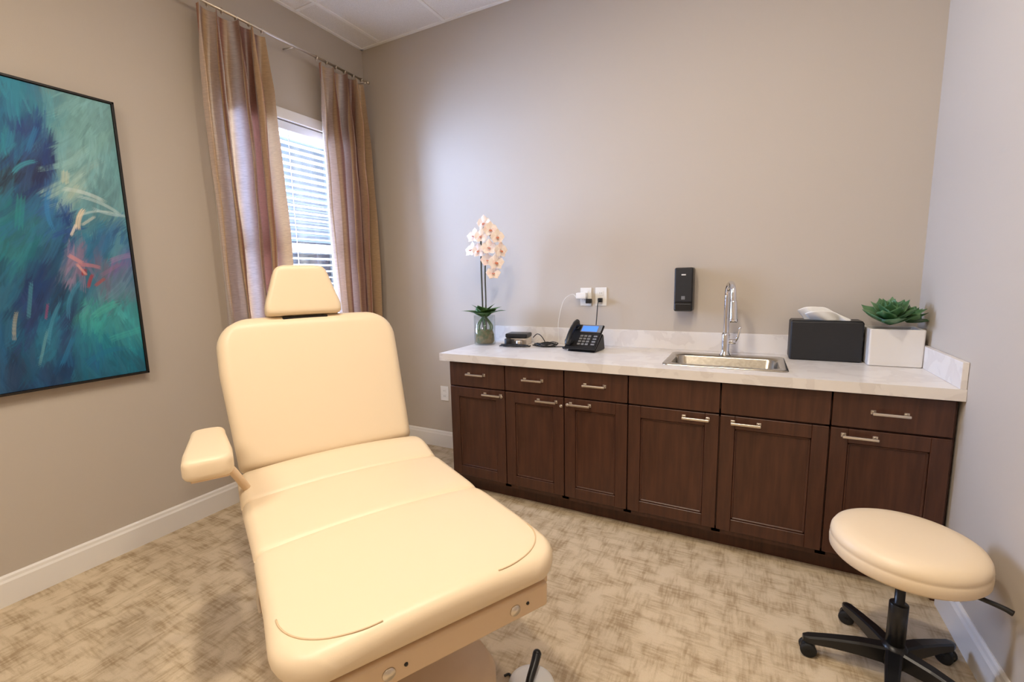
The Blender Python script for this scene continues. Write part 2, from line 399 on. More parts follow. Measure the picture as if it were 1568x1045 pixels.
# ---------------------------------------------------------------- painting
def painting():
    PY0,PY1,PZ0,PZ1=-.02,1.19,.92,2.26
    root=empty('framed_abstract_painting',(LX,(PY0+PY1)/2,(PZ0+PZ1)/2))
    cy,cz=(PY0+PY1)/2,(PZ0+PZ1)/2
    NY,NZ=480,530
    ys=np.linspace(PY0+.012,PY1-.012,NY);zs=np.linspace(PZ0+.012,PZ1-.012,NZ)
    Y,Z=np.meshgrid(ys,zs)
    Q=(2.26-Z)/1.34
    P=(Y-(.83-.17*Q))/(1.19-(.83-.17*Q))
    def smooth_noise(sy,sz,seed):
        r=np.random.RandomState(seed);g=r.rand(sz+3,sy+3)
        yy=np.linspace(0,sy,NY);zz=np.linspace(0,sz,NZ);yi=yy.astype(int);zi=zz.astype(int);fy=yy-yi;fz=zz-zi
        fy=fy*fy*(3-2*fy);fz=fz*fz*(3-2*fz)
        a=g[zi][:,yi];b=g[zi][:,yi+1];c=g[zi+1][:,yi];d=g[zi+1][:,yi+1]
        return (a*(1-fy)+b*fy)*(1-fz[:,None])+(c*(1-fy)+d*fy)*fz[:,None]
    def fbm(sy,sz,seed):
        return (smooth_noise(sy,sz,seed)+.5*smooth_noise(sy*2,sz*2,seed+1)+.25*smooth_noise(sy*4,sz*4,seed+2))/1.75
    w1=fbm(10,5,1)-.5;w2=fbm(10,5,11)-.5
    p=P+.22*w1;q=Q+.10*w2
    col=np.zeros((NZ,NY,3))
    def C(c):return np.array(lin(c)[:3])
    def sst(x,a,b):
        t=np.clip((x-a)/(b-a),0,1);return t*t*(3-2*t)
    col[:]=C((34,106,134))
    def lay(mask,c):
        nonlocal col
        col=col*(1-mask[...,None])+C(c)*mask[...,None]
    lay(sst(q,.45,.9)*.9,(18,90,118))
    lay(sst(.52-q,0,.2)*sst(p,.12,.5)*.95,(112,160,164))
    lay(sst(.45-p,0,.35)*.9,(20,80,124))
    def blob(px,qx,rp,rq,c,k=1,ang=0,soft=.45,streak=0):
        a=math.radians(ang);dx=(p-px)*.40;dy=(q-qx)*1.34
        X=(dx*math.cos(a)+dy*math.sin(a))/rp;Yy=(-dx*math.sin(a)+dy*math.cos(a))/rq
        m=1-sst(np.sqrt(X*X+Yy*Yy),soft,1.1)
        if streak: m=m*(.55+.45*np.sin(X*streak+w1*14))
        lay(m*k,c)
    blob(.02,.06,.12,.14,(22,126,154),.95)
    blob(.30,.08,.12,.10,(44,128,152),.8)
    blob(.65,.12,.14,.16,(116,166,166),.8)
    blob(.88,.25,.12,.14,(94,146,154),.8)
    blob(.58,.26,.12,.06,(130,174,174),.6)
    blob(.16,.20,.06,.17,(12,58,116),1,15)
    blob(.27,.30,.045,.17,(10,42,98),1,8)
    blob(.08,.33,.08,.045,(6,14,40),1,-10)
    blob(.04,.24,.06,.04,(24,140,164),.9,20)
    blob(.36,.44,.04,.15,(24,92,156),.9,-10)
    blob(-.02,.45,.08,.12,(8,108,118),.9)
    blob(.42,.48,.035,.13,(16,62,122),.95,-8)
    blob(.12,.55,.09,.10,(10,112,120),.85,6)
    blob(.24,.66,.07,.20,(12,48,98),.95,8)
    blob(.02,.68,.05,.18,(16,88,116),.9)
    blob(.50,.34,.04,.07,(160,186,174),.7,8)
    blob(.86,.48,.08,.07,(28,84,138),.85);blob(.82,.53,.07,.05,(100,162,178),.7,-20)
    blob(.70,.52,.06,.07,(30,98,146),.9)
    blob(.96,.58,.07,.08,(98,106,162),.8,0);blob(.86,.62,.08,.05,(118,98,150),.75,12)
    blob(.52,.58,.030,.050,(150,112,140),.6,-30);blob(.64,.60,.08,.035,(128,92,128),.55,20)
    blob(.70,.66,.030,.05,(112,72,96),.6,-15)
    blob(.78,.68,.09,.05,(104,120,142),.6,-10)
    blob(.92,.70,.08,.06,(104,130,152),.7)
    blob(.70,.77,.10,.11,(56,160,160),.85,10);blob(.92,.80,.10,.11,(58,154,160),.85)
    blob(.80,.88,.12,.09,(26,126,146),.95,-10);blob(.52,.76,.06,.08,(60,146,142),.6,12)
    blob(.46,.80,.03,.17,(12,46,94),.95,12);blob(.38,.74,.025,.14,(10,38,82),.9,8)
    blob(.30,.84,.04,.15,(24,110,142),.8,12);blob(.19,.80,.025,.15,(14,44,96),.9,10)
    blob(.08,.84,.05,.13,(12,80,112),.9);blob(.02,.92,.05,.10,(12,48,84),.95)
    blob(.5,.94,.14,.05,(18,84,134),.9,-8);blob(.28,.96,.12,.05,(10,52,94),.95,-6)
    blob(.78,.97,.14,.05,(14,98,126),.9,-6)
    blob(-.8,.25,.22,.26,(96,158,166),.9,20);blob(-1.2,.6,.2,.2,(20,84,120),.9,-20);blob(-.7,.75,.16,.18,(50,150,150),.85);blob(-1.5,.85,.2,.15,(14,50,90),.9)
    rng=np.random.RandomState(5);base=col.copy()
    dy_=(ys[1]-ys[0]);dz_=(zs[1]-zs[0])
    fl=fbm(3,3,201)-.5
    def dab(cy_,cz_,ang,Lh,Wh,c,alpha,bend,k,bn):
        cj=int((cy_-ys[0])/dy_);ci=int((cz_-zs[0])/dz_);R_=int(Lh*1.15/dy_)+2
        i0,i1=max(0,ci-R_),min(NZ,ci+R_);j0,j1=max(0,cj-R_),min(NY,cj+R_)
        if i0>=i1 or j0>=j1:return
        yy=(ys[j0:j1]-cy_)[None,:];zz=(zs[i0:i1]-cz_)[:,None]
        a=yy*math.cos(ang)+zz*math.sin(ang);bb=-yy*math.sin(ang)+zz*math.cos(ang)+a*a*bend
        br_=np.sin(bb/Wh*bn+k)+.6*np.sin(bb/Wh*bn*1.9+k*2.3)
        m=np.clip((1.0+.13*br_-np.abs(a)/Lh)*6,0,1)*np.clip(3.2-3.2*np.abs(bb)/Wh,0,1)*(.74+.17*br_)
        al=np.clip(m*alpha,0,1)[...,None]
        col[i0:i1,j0:j1]=col[i0:i1,j0:j1]*(1-al)+c*al
    for k in range(2200):
        ci=rng.randint(0,NZ);cj=rng.randint(0,NY);big=k<1100
        Lh=rng.uniform(.05,.14) if big else rng.uniform(.02,.07);Wh=rng.uniform(.012,.030) if big else rng.uniform(.004,.011)
        up=1.45+fl[ci,cj]*1.8
        if Q[ci,cj]<.48 and P[ci,cj]>.45: up=.9+fl[ci,cj]*2.4
        c=np.clip(base[ci,cj]*rng.uniform(.72,1.40)+rng.uniform(-.008,.014),0,1)
        dab(ys[cj],zs[ci],up+rng.normal(0,.2),Lh,Wh,c,rng.uniform(.4,.85),rng.uniform(-2,2),k,12 if big else 6)
    def st(px,qx,Lh,Wh,deg,c,al=.9,bend=0,bn=9):
        q_=qx;yl=.83-.17*q_
        dab(yl+(1.19-yl)*px,2.26-1.34*q_,math.radians(deg),Lh,Wh,C(c),al,bend,px*17+qx*31,bn)
    # deliberate accents: pale dry-brush, cream flick, rose/crimson passage
    for a in ((.62,.335,.075,.010,-14,(196,214,212),.8,2),(.76,.365,.085,.009,-24,(178,204,206),.75,2),(.84,.40,.07,.008,-8,(166,196,204),.75,-2),
              (.70,.395,.08,.006,12,(186,208,208),.7,3),(.46,.29,.030,.016,80,(188,200,178),.75,0),(.52,.335,.04,.010,60,(170,190,176),.7,0),
              (.55,.425,.050,.011,72,(226,208,180),.95,3),(.50,.465,.030,.006,66,(232,224,210),.9,0),(.63,.43,.035,.007,40,(200,206,196),.7,0),
              (.50,.565,.030,.010,-38,(206,142,146),.9,0),(.60,.585,.045,.010,-8,(186,122,134),.8,3),(.56,.61,.016,.012,84,(150,34,42),.95,0),
              (.60,.64,.034,.008,70,(164,40,42),.9,2),(.68,.645,.028,.008,40,(168,74,66),.8,0),(.54,.60,.03,.006,-60,(226,168,160),.8,0),
              (.88,.555,.05,.014,20,(150,124,168),.6,2),(.78,.60,.05,.010,35,(140,104,140),.6,0),(.12,.27,.05,.010,40,(60,160,182),.7,4),
              (.20,.185,.06,.010,70,(34,116,170),.8,0),(.30,.40,.09,.010,86,(44,130,190),.7,2),(.10,.42,.07,.016,80,(30,140,140),.6,0),
              (.44,.70,.09,.010,70,(60,140,176),.6,2),(.30,.78,.10,.008,72,(70,150,180),.6,1),(.16,.70,.08,.008,80,(80,160,176),.5,0),
              (.24,.86,.08,.006,74,(120,176,184),.5,0),(.40,.88,.07,.010,66,(30,120,168),.7,0),(.70,.74,.06,.020,30,(76,178,168),.6,2),
              (.86,.84,.07,.018,15,(60,168,168),.6,0),(.06,.78,.06,.007,80,(176,172,150),.6,1),(.27,.74,.035,.005,78,(150,60,110),.7,0),
              (.66,.90,.09,.014,20,(18,110,150),.7,3),(.56,.22,.08,.014,50,(140,184,180),.5,0),(.80,.16,.09,.018,62,(128,178,174),.5,0)):
        st(*a)
    br=smooth_noise(110,40,91);col=np.clip(col*(1+(br-.5)[...,None]*.12),0,1)
    v=np.stack([np.full(Y.size,.038),Y.ravel()-cy,Z.ravel()-cz],1)
    idx=np.arange(NY*NZ).reshape(NZ,NY)
    F=np.stack([idx[:-1,:-1],idx[:-1,1:],idx[1:,1:],idx[1:,:-1]],-1).reshape(-1,4)
    m=mat('painted_canvas',(50,110,130),rough=.5)
    nt=m.node_tree;at=nt.nodes.new('ShaderNodeAttribute');at.attribute_name='paint'
    nt.links.new(at.outputs['Color'],nt.nodes['Principled BSDF'].inputs['Base Color'])
    tc=nt.nodes.new('ShaderNodeTexCoord');n=nt.nodes.new('ShaderNodeTexNoise');n.inputs['Scale'].default_value=60;nt.links.new(tc.outputs['Object'],n.inputs['Vector'])
    bp=nt.nodes.new('ShaderNodeBump');bp.inputs['Strength'].default_value=.2;bp.inputs['Distance'].default_value=.002
    nt.links.new(n.outputs['Fac'],bp.inputs['Height']);nt.links.new(bp.outputs[0],nt.nodes['Principled BSDF'].inputs['Normal'])
    o=obj('canvas',v.tolist(),F.tolist(),m,root)
    ca=o.data.color_attributes.new('paint','FLOAT_COLOR','POINT')
    ca.data.foreach_set('color',np.concatenate([col.reshape(-1,3),np.ones((NY*NZ,1))],1).astype(np.float32).ravel())
    for n_,y0,y1,z0,z1 in (('frame_top',PY0,PY1,PZ1-.01,PZ1),('frame_bottom',PY0,PY1,PZ0,PZ0+.01),('frame_l',PY0,PY0+.01,PZ0,PZ1),('frame_r',PY1-.01,PY1,PZ0,PZ1)):
        box(n_,.020,.046,y0-cy,y1-cy,z0-cz,z1-cz,M['frame'],root,.001,1)
        box(n_+'_side',.001,.020,y0-cy,y1-cy,z0-cz,z1-cz,M['frameside'],root)
painting()

# ---------------------------------------------------------------- base cabinets
cab=empty('base_cabinets',(-.45,2.6,0))
def cb(n,x0,x1,y0,y1,z0,z1,m=M['wood'],bev=0,seg=1):
    return box(n,x0+.45,x1+.45,y0-2.6,y1-2.6,z0,z1,m,cab,bev,seg)
XL,XR=-1.665,.742;YF=2.30
edges=[-1.657,-1.262,-.889,-.534,-.098,.336,.735]
cb('side_panel_l',XL,XL+.018,YF+.02,D-.002,.0,.866);cb('side_panel_r',XR-.018,XR,YF+.02,D-.002,.0,.866)
cb('back_panel',XL+.018,XR-.018,D-.012,D-.002,.10,.866);cb('bottom_panel',XL+.018,XR-.018,YF+.03,D-.012,.10,.118)
cb('toe_kick',XL+.01,XR,YF+.09,YF+.105,0,.10)
cb('bottom_rail',XL,XR,YF+.02,YF+.03,.095,.13);cb('top_rail',XL,XR,YF+.02,YF+.03,.82,.866);cb('mid_rail',XL,XR,YF+.02,YF+.03,.69,.73)
for i,e in enumerate(edges[1:-1]): cb('face_stile_%d'%i,e-.02,e+.02,YF+.02,YF+.03,.10,.866)
g_=.003
def shaker(n,x0,x1,z0,z1):
    fw=.062
    cb(n+'_stile_l',x0,x0+fw,YF,YF+.02,z0,z1,bev=.002);cb(n+'_stile_r',x1-fw,x1,YF,YF+.02,z0,z1,bev=.002)
    cb(n+'_rail_t',x0+fw,x1-fw,YF,YF+.02,z1-fw,z1,bev=.002);cb(n+'_rail_b',x0+fw,x1-fw,YF,YF+.02,z0,z0+fw,bev=.002)
    bd=.010
    for k,(a,b,c,d) in enumerate(((x0+fw,x0+fw+bd,z0+fw,z1-fw),(x1-fw-bd,x1-fw,z0+fw,z1-fw),(x0+fw,x1-fw,z1-fw-bd,z1-fw),(x0+fw,x1-fw,z0+fw,z0+fw+bd))):
        cb('%s_bead_%d'%(n,k),a,b,YF+.005,YF+.02,c,d,bev=.003)
    cb(n+'_panel',x0+fw,x1-fw,YF+.010,YF+.02,z0+fw,z1-fw)
def pull(n,xc,z):
    Lh=.062
    for s in (-1,1):
        tube('%s_post_%d'%(n,s),[(xc+s*(Lh-.008)+.45,YF-2.6+.002,z),(xc+s*(Lh-.008)+.45,YF-2.6-.028,z)],.0045,M['nickel'],cab,8,0)
    cb(n+'_bar',xc-Lh,xc+Lh,YF-.036,YF-.026,z-.006,z+.006,M['nickel'],.003,2)
    for s in (-1,1): cb('%s_foot_%d'%(n,s),xc+s*(Lh-.008)-.009,xc+s*(Lh-.008)+.009,YF-.004,YF+.001,z-.009,z+.009,M['nickel'],.001)
for i in range(6):
    a,b=edges[i]+g_,edges[i+1]-g_
    cb('drawer_front_%d'%i,a,b,YF,YF+.02,.712,.860,bev=.003,seg=2)
    shaker('door_%d'%i,a,b,.125,.704)
for i,(x,z) in enumerate([(-1.458,.792),(-1.075,.790),(-.713,.790),(.532,.787)]): pull('drawer_pull_%d'%i,x,z)
for i,x in enumerate([-1.345,-.990,-.795,-.205,.012,.438]): pull('door_pull_%d'%i,x,.676)
for i,(x,z) in enumerate([(-1.285,.672),(-.905,.660),(-.868,.672)]):
    lathe('lock_%d'%i,[(0,.006),(.006,.006),(.009,.004),(.009,-.002)],M['nickel'],cab,20,(x+.45,YF-2.6-.002,z-.004),(math.pi/2,0,0))
ct=empty('countertop',(-.45,2.6,.89))
def cc(n,x0,x1,y0,y1,z0,z1,bev=0,seg=2): return box(n,x0+.45,x1+.45,y0-2.6,y1-2.6,z0-.89,z1-.89,M['counter'],ct,bev,seg)
CX0,CX1,CY0,CY1=-1.71,RX-.001,2.272,D-.001;z0,z1=.868,.914
SX0,SX1,SY0,SY1=-.36,.155,2.42,2.72
def slab_with_hole():
    xs=[CX0,SX0,SX1,CX1];ys=[CY0,SY0,SY1,CY1];v=[];f=[]
    for z in (z0,z1):
        for y in ys:
            for x in xs:v.append((x+.45,y-2.6,z-.89))
    def I(k,j,i):return k*16+j*4+i
    for j in range(3):
        for i in range(3):
            if (i,j)==(1,1):continue
            f.append((I(1,j,i),I(1,j,i+1),I(1,j+1,i+1),I(1,j+1,i)));f.append((I(0,j,i),I(0,j+1,i),I(0,j+1,i+1),I(0,j,i+1)))
    for i in range(3):
        f.append((I(0,0,i),I(0,0,i+1),I(1,0,i+1),I(1,0,i)));f.append((I(0,3,i+1),I(0,3,i),I(1,3,i),I(1,3,i+1)))
        f.append((I(0,i+1,0),I(0,i,0),I(1,i,0),I(1,i+1,0)));f.append((I(0,i,3),I(0,i+1,3),I(1,i+1,3),I(1,i,3)))
    f+= [(I(0,1,2),I(0,1,1),I(1,1,1),I(1,1,2)),(I(0,2,1),I(0,2,2),I(1,2,2),I(1,2,1)),(I(0,1,1),I(0,2,1),I(1,2,1),I(1,1,1)),(I(0,2,2),I(0,1,2),I(1,1,2),I(1,2,2))]
    o=obj('slab',v,f,M['counter'],ct);fixn(o);return o
slab_with_hole()
cc('backsplash',-1.66,CX1,D-.02,D-.001,.914,1.025,.002)
cc('side_splash',CX1-.02,CX1,CY0+.005,D-.02,.914,1.018,.002)

# ---------------------------------------------------------------- sink
def sink():
    root=empty('stainless_sink',(-.103,2.585,.914))
    def rr(hw,hl,r,z,cx=0,cy=0,n=8):
        P=[]
        for sx,sy,a0 in ((1,1,0),(-1,1,90),(-1,-1,180),(1,-1,270)):
            for i in range(n+1):
                a=math.radians(a0+90*i/n);P.append((cx+sx*(hw-r)+r*math.cos(a),cy+sy*(hl-r)+r*math.sin(a),z))
        return P
    rings=[rr(.282,.205,.03,.001),rr(.281,.204,.03,.005),rr(.276,.199,.028,.0065),rr(.252,.140,.05,.005,0,-.022),rr(.246,.134,.05,-.002,0,-.022),
           rr(.236,.124,.05,-.13,0,-.022),rr(.215,.105,.045,-.155,0,-.022),rr(.05,.05,.045,-.16,0,-.022)]
    n=len(rings[0]);v=[p for r in rings for p in r];f=[]
    for j in range(len(rings)-1):
        for i in range(n):f.append((j*n+i,j*n+(i+1)%n,(j+1)*n+(i+1)%n,(j+1)*n+i))
    f.append(tuple((len(rings)-1)*n+i for i in range(n)))
    o=obj('basin',v,f,M['steel'],root,True);fixn(o)
    lathe('drain',[(.04,-.159),(.04,-.157),(.03,-.156),(.0,-.158)],M['chrome'],root,24,(0,-.022,0))
sink()
fa=empty('kitchen_faucet',(-.105,2.755,.9205))
lathe('base',[(.030,0),(.030,.006),(.024,.014),(.021,.03),(.021,.11),(.018,.125)],M['chrome'],fa,32)
arc=[(0,0,.11),(0,0,.22),(0,0,.32)]
arc+=[(.016*(1-math.cos(t)) ,-.062+.062*math.cos(t),.335+.062*math.sin(t)) for t in [math.pi*k/8 for k in range(0,9)]]
arc+=[(.034,-.126,.30)]
tube('gooseneck',arc,.0145,M['chrome'],fa,20,6)
tube('spray_head',[(.034,-.126,.31),(.036,-.130,.27),(.039,-.137,.195)],(.016,.021),M['chrome'],fa,20,4)
tube('handle_hub',[(.012,0,.075),(.050,0,.075)],.014,M['chrome'],fa,16,0)
tube('handle_lever',[(.045,0,.075),(.058,-.004,.10),(.070,-.010,.16)],(.008,.006),M['chrome'],fa,10,6)

sd=empty('soap_dispenser',(-.342,D,1.28))
box('body',-.052,.052,-.10,-.001,-.125,.130,M['black'],sd,.010,3)
box('cover_front',-.047,.047,-.106,-.096,-.070,.125,M['blackm'],sd,.004,2)
box('badge',-.012,.012,-.1075,-.105,.085,.092,M['white'],sd)
box('window_slot',-.010,.010,-.1075,-.105,-.055,-.035,M['key'],sd)
box('push_bar',-.045,.045,-.112,-.09,-.118,-.078,M['black'],sd,.005,2)

def outlet(x,z,covered=False):
    r=empty('wall_outlet',(x,D,z))
    box('plate',-.038,.038,-.006,-.0005,-.06,.06,M['white'],r,.002,2)
    for s in (-1,1):
        box('socket_%d'%s,-.017,.017,-.008,-.005,s*.022-.015,s*.022+.015,M['white'],r,.002,1)
        for k in (-.006,.006): box('slot_%d_%d'%(s,k*1000),k-.001,k+.001,-.0085,-.0078,s*.022-.004,s*.022+.006,M['black'],r)
    return r
outlet(-2.157,.455);outlet(-.965,1.237);outlet(-.862,1.238)
pa=empty('power_adapter',(-.985,D-.009,1.245))
box('brick',-.035,.035,-.045,0,-.02,.02,M['white'],pa,.006,2)
box('plug_black',.030,.065,-.04,0,-.050,-.020,M['black'],pa,.005,2)
tube('cord_white',[(-.03,-.03,-.015),(-.06,-.04,.01),(-.12,-.04,-.03),(-.15,-.05,-.14),(-.155,-.06,-.22),(-.15,-.07,-.30),(-.17,-.09,-.325)],.0022,M['cablew'],pa,6)
pb_=empty('phone_power_cord',(-.862,D-.008,1.216))
box('plug',-.014,.014,-.03,0,-.014,.014,M['black'],pb_,.004,2)
tube('cord',[(0,-.028,0),(-.005,-.05,-.02),(-.01,-.055,-.1),(-.015,-.06,-.2),(-.012,-.065,-.28),(-.01,-.07,-.298)],.003,M['cable'],pb_,6)

# ---------------------------------------------------------------- desk phone
ph=empty('desk_phone',(-.895,2.70,.915),(0,0,math.radians(-6)))
def wedge(n,x0,x1,pts,m,parent,bev=.004):
    v=[];f=[];k=len(pts)
    for x in (x0,x1):
        for y,z in pts:v.append((x,y,z))
    for i in range(k):f.append((i,(i+1)%k,k+(i+1)%k,k+i))
    f.append(tuple(range(k)));f.append(tuple(reversed(range(k,2*k))))
    o=obj(n,v,f,m,parent);fixn(o)
    import bmesh
    bm=bmesh.new();bm.from_mesh(o.data);bmesh.ops.bevel(bm,geom=list(bm.edges),offset=bev,segments=2,affect='EDGES');bm.to_mesh(o.data);bm.free();return o
wedge('stand',-.085,.095,[(-.09,0),(.08,0),(.06,.09),(.045,.10)],M['blackm'],ph)
wedge('faceplate',-.10,.105,[(-.10,.012),(-.10,.030),(.045,.155),(.058,.145)],M['black'],ph)
fa_=math.atan2(.125,.145)
def onface(n,u0,u1,v0,v1,h,m,bev=.001):
    o=box(n,u0,u1,v0,v1,0,h,m,ph,bev,1)
    c=Vector(((u0+u1)/2,(v0+v1)/2,h/2))
    R=Matrix.Rotation(fa_,4,'X');o.matrix_local=Matrix.Translation((0,-.10,.030))@R@Matrix.Translation(c)
    return o
onface('lcd_bezel',-.035,.10,.125,.185,.004,M['key'])
onface('lcd',-.028,.075,.130,.175,.0055,M['screen'])
for r in range(4):
    for c in range(3): onface('key_%d%d'%(r,c),-.02+.026*c,-.001+.026*c,.018+.022*r,.032+.022*r,.005,M['key'])
for r in range(4): onface('side_key_%d'%r,.068,.092,.02+.022*r,.032+.022*r,.004,M['key'])
for s in range(2): onface('cradle_%d'%s,-.095,-.048,.02+.12*s,.05+.12*s,.014,M['black'],.004)
R_=Matrix.Translation((0,-.10,.030))@Matrix.Rotation(fa_,4,'X')
tube('handset',[R_@Vector((-.072,.0,.018)),R_@Vector((-.072,.03,.032)),R_@Vector((-.072,.10,.04)),R_@Vector((-.072,.165,.032)),R_@Vector((-.072,.195,.02))],.0165,M['black'],ph,14,6)
for k,vv in enumerate((.025,.172)):
    o=lathe('handset_cup_%d'%k,[(0,0),(.022,0),(.025,.008),(.02,.022),(0,.026)],M['black'],ph,20)
    o.matrix_local=R_@Matrix.Translation((-.072,vv,.012))
coil=[]
for i in range(70):
    t=i/69;a=i*1.25;cx,cy,cz=-.085-.05*math.sin(t*math.pi),-.09+.1*t,.012
    coil.append((cx+.005*math.cos(a),cy,cz+.005*math.sin(a)))
tube('coiled_cord',coil,.0016,M['cable'],ph,5,3)

# ---------------------------------------------------------------- small charging box with cables
rb=empty('charging_box',(-1.405,2.78,.9145),(0,0,math.radians(8)))
box('base_box',-.075,.075,-.06,.06,.0,.050,M['nickel'],rb,.006,2)
box('lid',-.078,.078,-.062,.062,.051,.080,M['black'],rb,.008,2)
lathe('jar_left',[(0,.0),(.022,.0),(.024,.004),(.024,.044),(.021,.050),(0,.051)],M['blackm'],rb,20,(-.045,-.095,0))
lathe('jar_right',[(0,.0),(.020,.0),(.022,.004),(.022,.036),(.018,.042),(0,.043)],M['nickel'],rb,20,(.035,-.095,0))
for k in range(4):
    rn=random.Random(k+3);pts=[]
    for i in range(11):
        a=i*.95+k
        pts.append((.0+.10*math.cos(a)*(.6+.5*rn.random())+.01*k,-.135+.02*math.sin(a),.004+.014*rn.random()))
    tube('front_cable_%d'%k,pts,.0028,M['cable'],rb,6,6)
cbl=empty('cable_tangle',(-1.19,2.76,.9145))
for k in range(4):
    rn=random.Random(k+13);pts=[]
    for i in range(12):
        a=i*.9+k;rr=.03+.04*rn.random()
        pts.append((.08*math.cos(a)*(.6+.5*rn.random()),rr*math.sin(a),.004+.020*rn.random()))
    tube('cable_%d'%k,pts,.0028,M['cable'],cbl,6,6)
tube('cable_run',[(-.10,.0,.003),(.0,-.04,.003),(.07,-.02,.003),(.13,.0,.003)],.003,M['cable'],cbl,6,6)
tube('cable_up',[(-.11,.03,.05),(-.08,.035,.075),(-.04,.02,.06),(.0,.01,.006)],.003,M['cable'],cbl,6,6)

# ---------------------------------------------------------------- orchid in glass vase
orc=empty('potted_orchid',(-1.635,2.71,.9145))
lathe('glass_vase',[(.0,.0),(.073,.0),(.075,.003),(.075,.205),(.0725,.205),(.0725,.008),(0,.008)],M['glass'],orc,48)
lathe('moss_and_bark',[(0,.009),(.055,.009),(.066,.02),(.064,.07),(.052,.10),(0,.105)],M['moss'],orc,24)
def blade(n,L,W,th,m,parent,mw,curve=.3,fold=.2,ns=10,nw=6,wp=.5):
    v=[];f=[]
    for side in (1,-1):
        for i in range(ns+1):
            t=i/ns;wd=W*(math.sin(math.pi*(t*.94+.05))**.8)*(1 if t<wp else (1-((t-wp)/(1-wp))**2.2*.75))
            for j in range(nw+1):
                s=2*j/nw-1
                x=t*L;y=s*wd/2;z=L*curve*(-(t**2))+abs(s)*wd*fold+(side*th/2*(1-s*s)*(1-t*t*.9))
                v.append(mw@Vector((x,y,z)))
    k=(ns+1)*(nw+1)
    for sd_,off in ((0,0),(1,k)):
        for i in range(ns):
            for j in range(nw):
                a=off+i*(nw+1)+j;q=(a,a+1,a+nw+2,a+nw+1);f.append(q if sd_ else tuple(reversed(q)))
    for i in range(ns):
        a=i*(nw+1);f.append((a,a+nw+1,k+a+nw+1,k+a));a+=nw;f.append((a+nw+1,a,k+a,k+a+nw+1))
    for j in range(nw):
        a=ns*(nw+1)+j;f.append((a,k+a,k+a+1,a+1));a=j;f.append((a+1,k+a+1,k+a,a))
    o=obj(n,v,f,m,parent,True);fixn(o);return o
def MX(loc,az,el,roll=0,s=1):
    return Matrix.Translation(loc)@Matrix.Rotation(math.radians(az),4,'Z')@Matrix.Rotation(math.radians(-el),4,'Y')@Matrix.Rotation(math.radians(roll),4,'X')@Matrix.Scale(s,4)
for i,(az,el,L) in enumerate([(0,38,.17),(50,50,.14),(125,48,.14),(190,36,.17),(240,42,.15),(290,36,.15),(330,48,.15),(210,68,.12),(20,72,.12),(265,72,.11)]):
    blade('leaf_%d'%i,L,.12,.004,M['oleaf'],orc,MX((0,0,.185),az,el),.38,.08)
for i in range(8):
    a=i*.8;tube('root_%d'%i,[(.02*math.cos(a),.02*math.sin(a),.06),(.055*math.cos(a+.5),.055*math.sin(a+.5),.12),(.015*math.cos(a),.015*math.sin(a),.19)],.005,M['oleaf'],orc,6)
tube('flower_stem',[(-.012,0,.08),(-.012,0,.30),(-.014,.0,.50),(-.005,-.01,.62),(.01,-.03,.72),(.04,-.05,.79),(.08,-.07,.78),(.12,-.08,.72)],.006,M['stem'],orc,8)
tube('flower_stem_b',[(.012,0,.08),(.012,.005,.30),(.010,.01,.48),(.03,-.01,.60),(.06,-.03,.66),(.10,-.05,.63)],.0055,M['stem'],orc,8)
def flower(i,c,az,el,sz):
    base=Matrix.Translation(c)@Matrix.Rotation(math.radians(az),4,'Z')@Matrix.Rotation(math.radians(90-el),4,'Y')@Matrix.Scale(sz,4)
    for k,(a,L,W) in enumerate([(90,.040,.052),(-90,.040,.052),(180,.042,.034),(35,.040,.032),(-35,.040,.032)]):
        blade('petal_%d_%d'%(i,k),L,W,.0012,M['petal'],orc,base@Matrix.Rotation(math.radians(a),4,'Z')@Matrix.Translation((.002,0,.001*k)),-.12,-.05,ns=7,nw=4,wp=.6)
    blade('lip_%d'%i,.020,.018,.003,M['lip'],orc,base@Matrix.Rotation(math.radians(-20),4,'Y'),-.8,.3,ns=5,nw=4)
fl_=[(.050,-.05,.825,-75),(.120,-.09,.775,-50),(-.03,-.05,.745,-95),(.055,-.10,.735,-70),(.175,-.10,.725,-40),(-.06,-.04,.655,-110),(.02,-.08,.645,-85),(.105,-.09,.66,-60),(.185,-.08,.64,-35),(.08,-.07,.58,-60),(.155,-.09,.565,-45),(.130,-.085,.495,-65)]
for i,(x,y,z_,az) in enumerate(fl_): flower(i,(x,y,z_),az+random.uniform(-10,10),random.uniform(-5,25),1.24+random.uniform(-.12,.12))

# ---------------------------------------------------------------- tissue box
tb=empty('tissue_box_cover',(.355,2.825,.9145))
box('shell',-.155,.155,-.068,.068,0,.205,M['blackm'],tb,.010,3)
box('top_rim',-.150,.150,-.063,.063,.2035,.2075,M['black'],tb,.002,1)
tv=[];tf=[];n1,n2=30,12
for i in range(n1+1):
    for j in range(n2+1):
        u=i/n1*2-1;v_=j/n2
        ww=.085+.02*v_
        x=u*ww-.02*v_;y=.012*math.sin(u*5+v_*2)+.020*(v_-.4)*math.sin(u*3)
        z_=.200+.080*v_*(1-.55*abs(u+.3)**1.5)*(1+.07*math.sin(u*6))
        tv.append((x,y,z_))
for i in range(n1):
    for j in range(n2):
        a=i*(n2+1)+j;tf.append((a,a+1,a+n2+2,a+n2+1))
o=obj('tissue',tv,tf,M['tissue'],tb,True);md=o.modifiers.new('s','SOLIDIFY');md.thickness=.002
tv2=[(x*.95+.025,y-.018-.35*(z_-.2),.2+(z_-.2)*.75) for x,y,z_ in tv]
o=obj('tissue_fold',tv2,tf,M['tissue'],tb,True);md=o.modifiers.new('s','SOLIDIFY');md.thickness=.002

